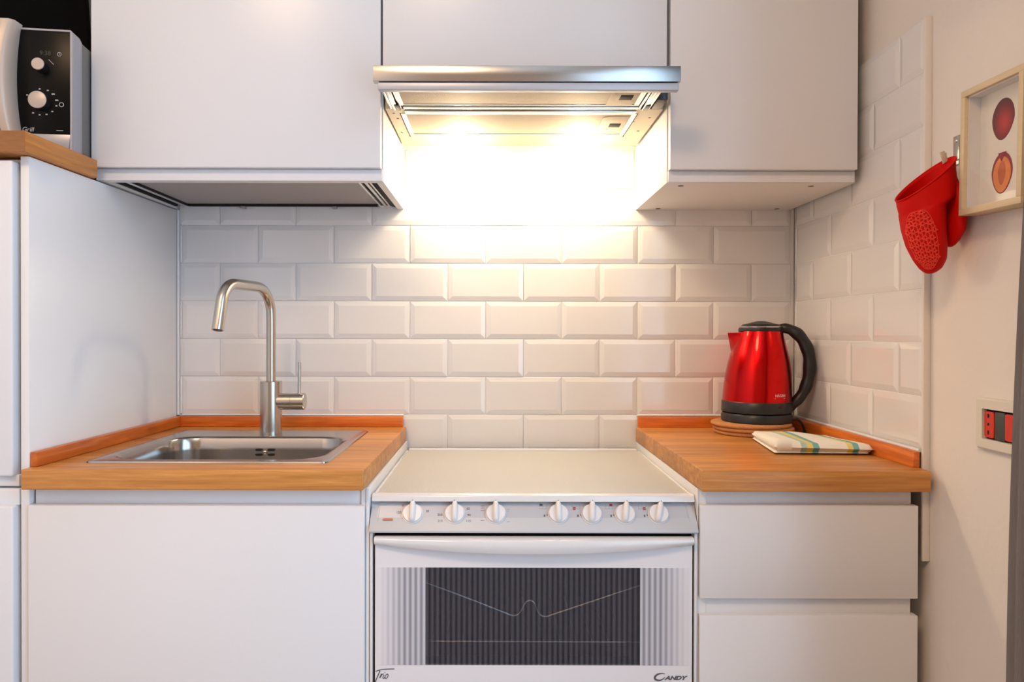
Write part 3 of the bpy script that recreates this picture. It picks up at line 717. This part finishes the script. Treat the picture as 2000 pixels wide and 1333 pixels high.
b = nb(); prism(b, [(.3743, -.630), (.7880, -.630), (.7880, -.0080), (.3718, -.0080)], 'Z', .8765, ZW, bev=.0022, seg=3); obj('slab', b, M_oak, t)
b = nb(); box(b, .3755, .7735, -.0205, -.0082, ZW+.0002, .9425, bev=.0015); obj('upstand_strip', b, M_strip, t)
b = nb(); prism(b, [(.7742, ZW+.0002), (.7875, ZW+.0002), (.7875, .9440), (.7815, .9440), (.7770, .9415)], 'Y', -.594, -.0082, bev=.0008); obj('upstand_strip', b, M_stripY, t)

# cork mats, kettle
TX, TY = .6400, -.1215
for k, (nm, dx, dy) in enumerate((('round cork trivet, bottom one of the stack on the right worktop', .004, .002), ('round cork trivet, middle one of the stack under the kettle', .002, -.001), ('round cork trivet, topmost of the stack, right under the kettle', -.003, .001))):
    b = nb(); z0 = ZW+.0003+k*.0097
    lathe(b, [(.0930, 0), (.0958, .0018), (.0968, .0048), (.0958, .0078), (.0925, .0096)], (TX+dx, TY+dy, z0), 56)
    tag(obj('cork_trivet', b, M_cork, None, origin=(TX+dx, TY+dy, z0), ang=80), nm, 'trivet', 'cork trivets stacked under the kettle')
KXc, KYc, KZ = .6540, -.1130, ZW+.0003+3*.0097+.0002
t = thing('kettle', 'shiny red electric kettle with black handle and base', 'kettle', (KXc, KYc, KZ), -.26)
lean = lambda z: .009*max(0, (z-.05)/.18)
b = nb(); lathe(b, [(.0830, 0), (.0855, .002), (.0855, .0150), (.0820, .0215), (.060, .0225)], (0, 0, 0), 56); base = obj('power_base', b, M_black, t, True)
b = nb(); lathe(b, [(.0780, .0228), (.0845, .0245), (.0850, .0270), (.0842, .0500), (.0830, .0515)], (0, 0, 0), 56); obj('lower_band', b, M_black, t, True)
b = nb(); lathe(b, [(.0826, .0512), (.0822, .070), (.0810, .095), (.0785, .120), (.0745, .145), (.0690, .168), (.0628, .190), (.0562, .212), (.0520, .2250)], (0, 0, 0), 64, shift=lean); body = obj('body', b, M_red, t, True, ang=70)
b = nb(); lathe(b, [(.0528, .2245), (.0535, .2275), (.0520, .2335), (.050, .2345)], (0, 0, 0), 56, shift=lean); obj('collar', b, M_black, t, True)
b = nb(); lathe(b, [(.0515, .2340), (.0518, .2356), (.0500, .2368)], (0, 0, 0), 56, shift=lean); obj('lid_ring', b, M_chrome, t, True)
b = nb(); lathe(b, [(.0480, .2366), (.0440, .2415), (.030, .2445), (.018, .2480), (.010, .2498), (.003, .2500)], (0, 0, 0), 48, shift=lean); obj('lid', b, M_black, t, True)
# spout
b = nb()
T = Vector((-.070, 0, .2205)); loops = []
def body_pt(az, z, grow=0):
    prof = [(.0826, .0512), (.0822, .070), (.0810, .095), (.0785, .120), (.0745, .145), (.0690, .168), (.0628, .190), (.0562, .212), (.0520, .2250), (.05, .24)]
    for (r0, z0), (r1, z1) in zip(prof, prof[1:]):
        if z0 <= z <= z1: r = r0+(r1-r0)*(z-z0)/(z1-z0)+grow; break
    return Vector((lean(z)+r*math.cos(az), r*math.sin(az), z))
for k in range(8):
    f = k/7; z = .163+(.2215-.163)*f; wd = math.radians(4+56*f**.8)
    tip = Vector((-.0595-.0105*f, 0, z-.001)); A = body_pt(PI+wd, z, -.002); Bq = body_pt(PI-wd, z, -.002)
    loops.append([A, A.lerp(tip, .5)+Vector((0, -.001*f, 0)), tip+Vector((0, -.0025, 0)), tip+Vector((0, .0025, 0)), Bq.lerp(tip, .5)+Vector((0, .001*f, 0)), Bq, Vector((-.025, 0, z))])
rings(b, loops); obj('spout', b, M_red, t, True, ang=45)
# handle
b = nb()
hp = bezier([(.052, 0, .2325), (.075, 0, .2300), (.100, 0, .2130), (.118, 0, .1800), (.1235, 0, .1400), (.118, 0, .0980), (.104, 0, .0660), (.084, 0, .0420), (.076, 0, .0340)], 6)
hr = [.0095+.0055*math.sin(min(1, i/(len(hp)*.28))*PI/2)-.004*max(0, (i/len(hp)-.55))/.45 for i in range(len(hp))]
hr = [h*(1-.06*math.cos(i*.9)) for i, h in enumerate(hr)]
tube(b, hp, hr, 16); obj('handle', b, M_black, t, True, ang=70)
def wrap(az0, rad, z0):
    def f(co): a = az0+co.x/rad; p = body_pt(a, z0+co.y, .0003+co.z); return p
    return f
az = -PI/2+.37+.26
lettering('lettering', 'H\u00c4GEN', .0088, mat('white_ink', (.75, .70, .66), .5), body, Matrix.Identity(4), warp=wrap(az, .0815, .0690))
b = nb(); rings(b, [[body_pt(az+(x/.0815), .0620+z, g) for x, z in ((-.016, 0), (.014, 0), (.014, .0007), (-.016, .0007))] for g in (.0001, .0005)]); obj('underline', b, MATS['white_ink'], body, True)
b = nb(); tube(b, [body_pt(az+d, .0515, .0030)+Vector((0, 0, -.0105)) for d in (-.06, 0, .06)], .0018, 6); obj('power_light', b, mat('dim_red_window', (.05, .004, .004), .3), t, True)
b = nb(); tube(b, bezier([(.080, -.004, .006), (.098, -.003, .006), (.108, -.0005, -.008), (.114, .010, -.0262), (.117, .040, -.0262), (.112, .075, -.0262)], 6), .0030, 8); obj('cord', b, M_black, base, True)

# tea towel
def towel_mat():
    m = bpy.data.materials.new('striped_cotton'); m.use_nodes = True
    N = m.node_tree.nodes; L = m.node_tree.links; P = N['Principled BSDF']; P.inputs['Roughness'].default_value = .95
    tc = N.new('ShaderNodeTexCoord'); sp = N.new('ShaderNodeSeparateXYZ'); L.new(tc.outputs['Object'], sp.inputs[0])
    dvn = N.new('ShaderNodeMath'); dvn.operation = 'DIVIDE'; dvn.inputs[1].default_value = .20; L.new(sp.outputs['X'], dvn.inputs[0])
    w, tg, ye, te = (.80, .77, .70), (.42, .55, .50), (.72, .60, .20), (.17, .42, .42)
    r = ramp(N, [(0, w), (.268, tg), (.325, ye), (.388, te), (.450, w), (.735, ye), (.792, te), (.850, w)], 'CONSTANT'); L.new(dvn.outputs[0], r.inputs[0])
    L.new(r.outputs[0], P.inputs['Base Color'])
    n = N.new('ShaderNodeTexNoise'); n.inputs['Scale'].default_value = 900; L.new(tc.outputs['Object'], n.inputs['Vector'])
    bu = N.new('ShaderNodeBump'); bu.inputs['Strength'].default_value = .4; bu.inputs['Distance'].default_value = .001
    L.new(n.outputs['Fac'], bu.inputs['Height']); L.new(bu.outputs[0], P.inputs['Normal']); return m
M_towel = towel_mat()
t = thing('tea_towel', 'folded white tea towel with teal and yellow stripes, in front of the kettle', 'towel', (.5730, -.4480, ZW+.0004), -.045)
def cloth_layer(b, x0, x1, y0, y1, z0, th, lift, seed):
    """one folded layer: rounded front and right folds, soft waves on top"""
    rnd = random.Random(seed); ph = rnd.uniform(0, 6); nx, ny = 26, 22
    def H(u, v):
        e = min(u, 1-u, v, 1-v); k = min(1, e/.07); return math.sqrt(max(0, 1-(1-k)**2))
    top, bot = [], []
    for i in range(nx+1):
        u = i/nx; rt, rb = [], []
        for j in range(ny+1):
            v = j/ny; sk = .018*(v)*(1-u)-.012*v*u
            x = x0+(x1-x0)*u+sk; y = y0+(y1-y0)*v+(.004*math.sin(3*u+ph)+.006*math.sin(8*u+2*ph)*lift)*v
            h = H(u, v); tz = (1-.34*u)*(1-.20*v) if lift >= 1 else 1; wv = .0022*math.sin(7*u+ph)*math.sin(4*v+ph)*lift
            sag = -(.006*(v**2))*lift*(.3+u)*.6
            rt.append(b.verts.new((x, y, z0+(th*.5+th*.5*h)*tz+(wv+sag*.4)*h)) if 0 < i < nx and 0 < j < ny else b.verts.new((x, y, z0+th*.5*tz)))
            rb.append(b.verts.new((x, y, z0+(th*.5-th*.5*h)*tz)))
        top.append(rt); bot.append(rb)
    fs = []
    for i in range(nx):
        for j in range(ny):
            fs.append(b.faces.new((top[i][j], top[i+1][j], top[i+1][j+1], top[i][j+1])))
            fs.append(b.faces.new((bot[i][j], bot[i][j+1], bot[i+1][j+1], bot[i+1][j])))
    bmesh.ops.remove_doubles(b, verts=b.verts, dist=1e-6)
    bmesh.ops.recalc_face_normals(b, faces=b.faces)
b = nb(); cloth_layer(b, .000, .196, .001, .215, .0000, .0070, .2, 1); obj('lower_fold', b, M_towel, t, True, ang=80)
b = nb(); cloth_layer(b, -.001, .201, -.003, .214, .0030, .0255, 1, 3); obj('upper_fold', b, M_towel, t, True, ang=80)

# ------------------------------------------------------------------ right wall: picture, hook, mitt, socket, curtain
t = thing('framed_picture', 'small pale wooden box frame with a print of two plums on the right wall', 'picture', (XR-.0005, -.8155, 1.4580), 0, rx=.025)
hw, hh, bw, dp = .0725, .1015, .0105, .0375
b = nb()
for (ya, yb, za, zb) in ((-hw, hw, hh-bw, hh), (-hw, hw, -hh, -hh+bw), (-hw, -hw+bw, -hh+bw, hh-bw), (hw-bw, hw, -hh+bw, hh-bw)): box(b, -dp, 0, ya, yb, za, zb, bev=.0007)
obj('frame', b, M_birch, t, True)
pap = pbox('print_sheet', M_paper, t, -.012, -.009, -hw+bw, hw-bw, -hh+bw, hh-bw, local=True)
b = nb()
for ya, yb, za, zb in ((hw-bw-.002, hw-bw-.0002, -hh+bw, hh-bw), (-hw+bw+.0002, -hw+bw+.002, -hh+bw, hh-bw), (-hw+bw+.002, hw-bw-.002, hh-bw-.002, hh-bw-.0002), (-hw+bw+.002, hw-bw-.002, -hh+bw+.0002, -hh+bw+.002)): box(b, -.031, -.0121, ya, yb, za, zb)
obj('spacer', b, M_whitecard, t, True)
pbox('glass', M_glass, t, -.0325, -.0312, -hw+bw+.0002, hw-bw-.0002, -hh+bw+.0002, hh-bw-.0002, local=True)
def blob(b, cy, cz, ry, rz, x0, x1, rot=0, point=.0, n=40):
    L1 = []
    for k in range(n):
        a = 2*PI*k/n; r = 1-point*max(0, -math.sin(a))**3*.0
        y = ry*math.cos(a)*(1-.18*max(0, -math.sin(a))); z = rz*math.sin(a)
        L1.append((y*math.cos(rot)-z*math.sin(rot), y*math.sin(rot)+z*math.cos(rot)))
    rings(b, [[(x, cy+y, cz+z) for y, z in L1] for x in (x0, x1)])
b = nb(); blob(b, .0060, .0405, .0255, .0320, -.0121, -.0124, .10); obj('printed_plum', b, M_plum, pap, True, origin=None)
b = nb(); blob(b, .0060, -.0430, .0240, .0320, -.0121, -.0124, .05); obj('printed_plum_half', b, mat('printed_skin_red', (.26, .02, .025), .85, var=.1), pap, True)
b = nb(); blob(b, .0060, -.0455, .0205, .0278, -.0124, -.0126, .05); obj('printed_flesh', b, M_plumflesh, pap, True)
b = nb(); blob(b, .0060, -.0430, .0085, .0185, -.0126, -.0128, .05); obj('printed_stone', b, M_pit, pap, True)
b = nb(); rings(b, [[(x, .0060+a, -.0430+c_) for a, c_ in ((-.010, .0320), (.009, .0320), (.001, .017))] for x in (-.01245, -.0127)]); obj('printed_notch', b, MATS['printed_skin_red'], pap, True)

t = thing('wall_hook', 'small steel hook plate screwed to the right wall beside the picture', 'hook', (XR, -.677, 1.483))
pbox('plate', M_steel, t, XR-.003, XR-.0003, -.6855, -.6685, 1.4575, 1.5080, bev=.001)
b = nb(); rings(b, [[(x, -.677+.0032*f*math.cos(a*PI/8), 1.4985+.0032*f*math.sin(a*PI/8)) for a in range(16)] for x, f in ((XR-.003, 1), (XR-.0045, .7))]); obj('screw', b, M_chrome, t)
b = nb(); tube(b, bezier([(XR-.003, -.677, 1.466), (XR-.016, -.678, 1.4655), (XR-.021, -.678, 1.470), (XR-.022, -.678, 1.478)], 5), .0018, 8); obj('prong', b, M_steel, t)

# oven mitt
def mp_(px, py, y=-.695): k = 1.27/1444.4; return Vector(((px-968)*k, y, 1.164-(py-650)*k))
kk = 1.27/1444.4
FING = [((1806, 349), (54, -43.5), .036, .004), ((1807, 366), (52.5, -39), .038, .004), ((1810, 385), (53, -27), .040, .004), ((1810, 398), (51, -19), .041, .003), ((1799, 408), (38.5, -11), .041, .002), ((1801, 440), (36, -4), .041, .001), ((1808, 478), (33, 0), .038, 0), ((1815, 506), (26.5, 0), .031, 0), ((1817, 523), (18, 0), .021, 0), ((1816, 531), (9, 0), .011, 0), ((1815.5, 533.5), (2.5, 0), .003, 0)]
THUMB = [((1842, 342), (14, -12), .024, .004), ((1852, 378), (15, -5), .033, .002), ((1857.5, 408), (15.5, 0), .039, 0), ((1857.5, 420), (16, 0), .039, 0), ((1858, 450), (15, 0), .034, 0), ((1857, 468), (11, 0), .021, 0), ((1856, 478), (6, 0), .011, 0), ((1856, 481), (2, 0), .003, 0)]
def ring_of(r, th, dy=0, grow=0):
    (cx, cy), (ux, uy), v, dz = r
    c_ = mp_(cx, cy); u = Vector((ux*kk, 0, -uy*kk)); w = Vector((-.004 if dz > .01 else 0, v, dz))
    return c_+Vector((0, dy, 0))+u*(math.cos(th)*(1+grow))+w*(math.sin(th)*(1+grow))
t = thing('oven_mitt', 'red silicone oven mitt hanging on the right wall left of the picture', 'oven mitt', tuple(mp_(1815, 430)))
def loft(name, R, dy, cap0):
    b = nb(); n = 36
    # subdivide rings for a smooth pocket
    RR = []
    for a, c_ in zip(R, R[1:]):
        for k in range(3):
            f = k/3; L1 = lambda p, q: p+(q-p)*f
            RR.append((tuple(L1(p, q) for p, q in zip(a[0], c_[0])), tuple(L1(p, q) for p, q in zip(a[1], c_[1])), L1(a[2], c_[2]), L1(a[3], c_[3])))
    RR.append(R[-1])
    rings(b, [[ring_of(r, 2*PI*j/n, dy) for j in range(n)] for r in RR], cap0, True)
    for _ in range(1): bmesh.ops.smooth_vert(b, verts=[v for v in b.verts if not v.is_boundary], factor=.4, use_axis_x=True, use_axis_y=True, use_axis_z=True)
    return obj(name, b, M_silicone, t, ang=80)
hand = loft('hand_pocket', FING, 0, False)
so = hand.modifiers.new('thickness', 'SOLIDIFY'); so.thickness = .0022; so.offset = -1
loft('thumb_pocket', THUMB, .001, True)
b = nb(); tube(b, [ring_of(FING[0], 2*PI*j/40) for j in range(41)], .0017, 6, caps=False); obj('rim', b, M_silicone, t)
def surf(tt, th, g=.0):
    i = max(0, min(len(FING)-2, int(tt))); f = tt-i; a, c_ = FING[i], FING[i+1]; L1 = lambda p, q: p+(q-p)*f
    return ring_of((tuple(L1(p, q) for p, q in zip(a[0], c_[0])), tuple(L1(p, q) for p, q in zip(a[1], c_[1])), L1(a[2], c_[2]), L1(a[3], c_[3])), th, 0, g)
b = nb()
def sp2(u, v):                                        # u across, v along the palm, both in cm-like units -> surface of the palm
    return surf(6.1+v*.30, math.radians(-136)+u*.20, .006)
for r_ in range(-8, 9):
    for q_ in range(-3, 4):
        cu_, cv_ = q_*1.55+(.78 if r_ % 2 else 0), r_*1.30
        if (cu_/3.5)**2+(cv_/7.0)**2 > 1: continue
        if not (4.1 < 6.1+cv_*.30 < 8.6): continue
        for pet in range(3):
            a0 = pet*PI/3
            tube(b, [sp2(cu_+1.40*math.cos(a0)*s*.62-.3*math.sin(a0)*(1-s*s), cv_+1.15*math.sin(a0)*s*.62+.3*math.cos(a0)*(1-s*s)) for s in (-1, -.5, 0, .5, 1)], .0012, 5)
        tube(b, [sp2(cu_+.45*math.cos(k*PI/4), cv_+.40*math.sin(k*PI/4)) for k in range(9)], .0012, 5)
tube(b, [sp2(3.6*math.cos(k*PI/20), max(-7.2, min(8, 7.6*math.sin(k*PI/20)))) for k in range(41)], .0009, 5)
g_ = obj('raised_pattern', b, M_silicone_lt, t); g_['kind'] = 'stuff'
b = nb()
q0 = mp_(1846, 303, -.684); prism(b, [(q0.x-.005, q0.z+.008), (q0.x+.003, q0.z+.011), (q0.x+.009, q0.z-.006), (q0.x+.001, q0.z-.012)], 'Y', -.686, -.683, bev=.0008)
obj('hanging_tab', b, M_tagcloth, t)

# wall socket with its cover missing
t = thing('wall_socket', 'ivory wall socket frame with red outlets, half behind the curtain', 'socket', (XR, -.81, 1.017))
b = nb()
y0, y1, z0, z1 = -.900, -.7420, .9755, 1.0590; iy0, iy1, iz0, iz1 = -.882, -.7590, .9930, 1.0420
outer = rrect(y0, y1, z0, z1, .004, 4); inner = rrect(iy0, iy1, iz0, iz1, .001, 4)
rings(b, [[(XR-.0003, a, c_) for a, c_ in outer], [(XR-.006, a, c_) for a, c_ in outer], [(XR-.0095, a+(.003 if a < -.81 else -.003), c_+(.003 if c_ < 1.017 else -.003)) for a, c_ in outer], [(XR-.0095, a, c_) for a, c_ in inner], [(XR-.0003, a, c_) for a, c_ in inner]], False, False)
obj('cover_frame', b, M_socketframe, t)
pbox('back_box', M_dark, t, XR-.0012, XR-.0004, iy0, iy1, iz0, iz1)
def outlet(ya, yb, holes):
    b = nb(); rings(b, [[(x, a, c_) for a, c_ in rrect(ya, yb, iz0+.003, iz1-.004, .004, 4)] for x in (XR-.0012, XR-.0055, XR-.0060)]); o = obj('red_outlet', b, M_socketred, t)
    if holes:
        for zc, hz in ((1.0310, .0036), (1.0172, .0026), (1.0040, .0036)):
            b = nb(); rings(b, [[(x, ya+(yb-ya)*.58+.0022*math.cos(a*PI/8), zc+hz*math.sin(a*PI/8)) for a in range(16)] for x in (XR-.0059, XR-.0064)]); obj('pin_hole', b, M_dark, o)
outlet(-.7830, -.7605, True); outlet(-.8400, -.8090, False)
pbox('blank_module', M_socketgrey, t, XR-.0058, XR-.0012, -.8080, -.7845, iz0+.001, iz1-.003, bev=.001)

# curtain
b = nb(); ny, nz = 70, 40; V = []
for j in range(nz+1):
    z = .02+2.26*j/nz; f = max(0, min(1, (z-.55)/.9)); edge = -.8625-.012*f-.038*f*f
    row = []
    for i in range(ny+1):
        s = i/ny; y = edge-s*.36
        x = .750+.020*math.sin(s*34+.6)*(.5+.5*min(1, s*8))+.012*math.sin(s*13+z*.8)*min(1, s*6)
        row.append(b.verts.new((x+.008*(1-f), y, z)))
    V.append(row)
for j in range(nz):
    for i in range(ny): b.faces.new((V[j][i], V[j][i+1], V[j+1][i+1], V[j+1][i]))
cu = obj('curtain', b, M_curtain, None, origin=(.75, -1.03, .02), ang=180)
so = cu.modifiers.new('thickness', 'SOLIDIFY'); so.thickness = .003
tag(cu, 'dark grey curtain hanging at the right edge beside the socket', 'curtain')
t = thing('curtain_rod', 'thin steel curtain rod above the window in the right wall', 'rod', (.75, -2.0, 2.30))
b = nb(); tube(b, [(.75, -2.95, 2.30), (.75, -.93, 2.30)], .010, 14); obj('rod', b, M_steel, t)
for yy in (-2.8, -.98):
    b = nb(); tube(b, [(XR-.0005, yy, 2.30), (.75, yy, 2.30)], .006, 10); obj('bracket', b, M_steel, t)

# lamp on the ceiling behind the camera
t = thing('ceiling_lamp', 'round ceiling lamp behind the camera', 'lamp', (-.75, -2.4, ZC))
b = nb(); lathe(b, [(.32, -.001), (.32, -.03), (.27, -.06), (.05, -.075)], (-.75, -2.4, ZC), 36); obj('shade', b, mat('lit_shade', (.9, .8, .65), .6, emit=(1, .7, .42), estr=6), t)
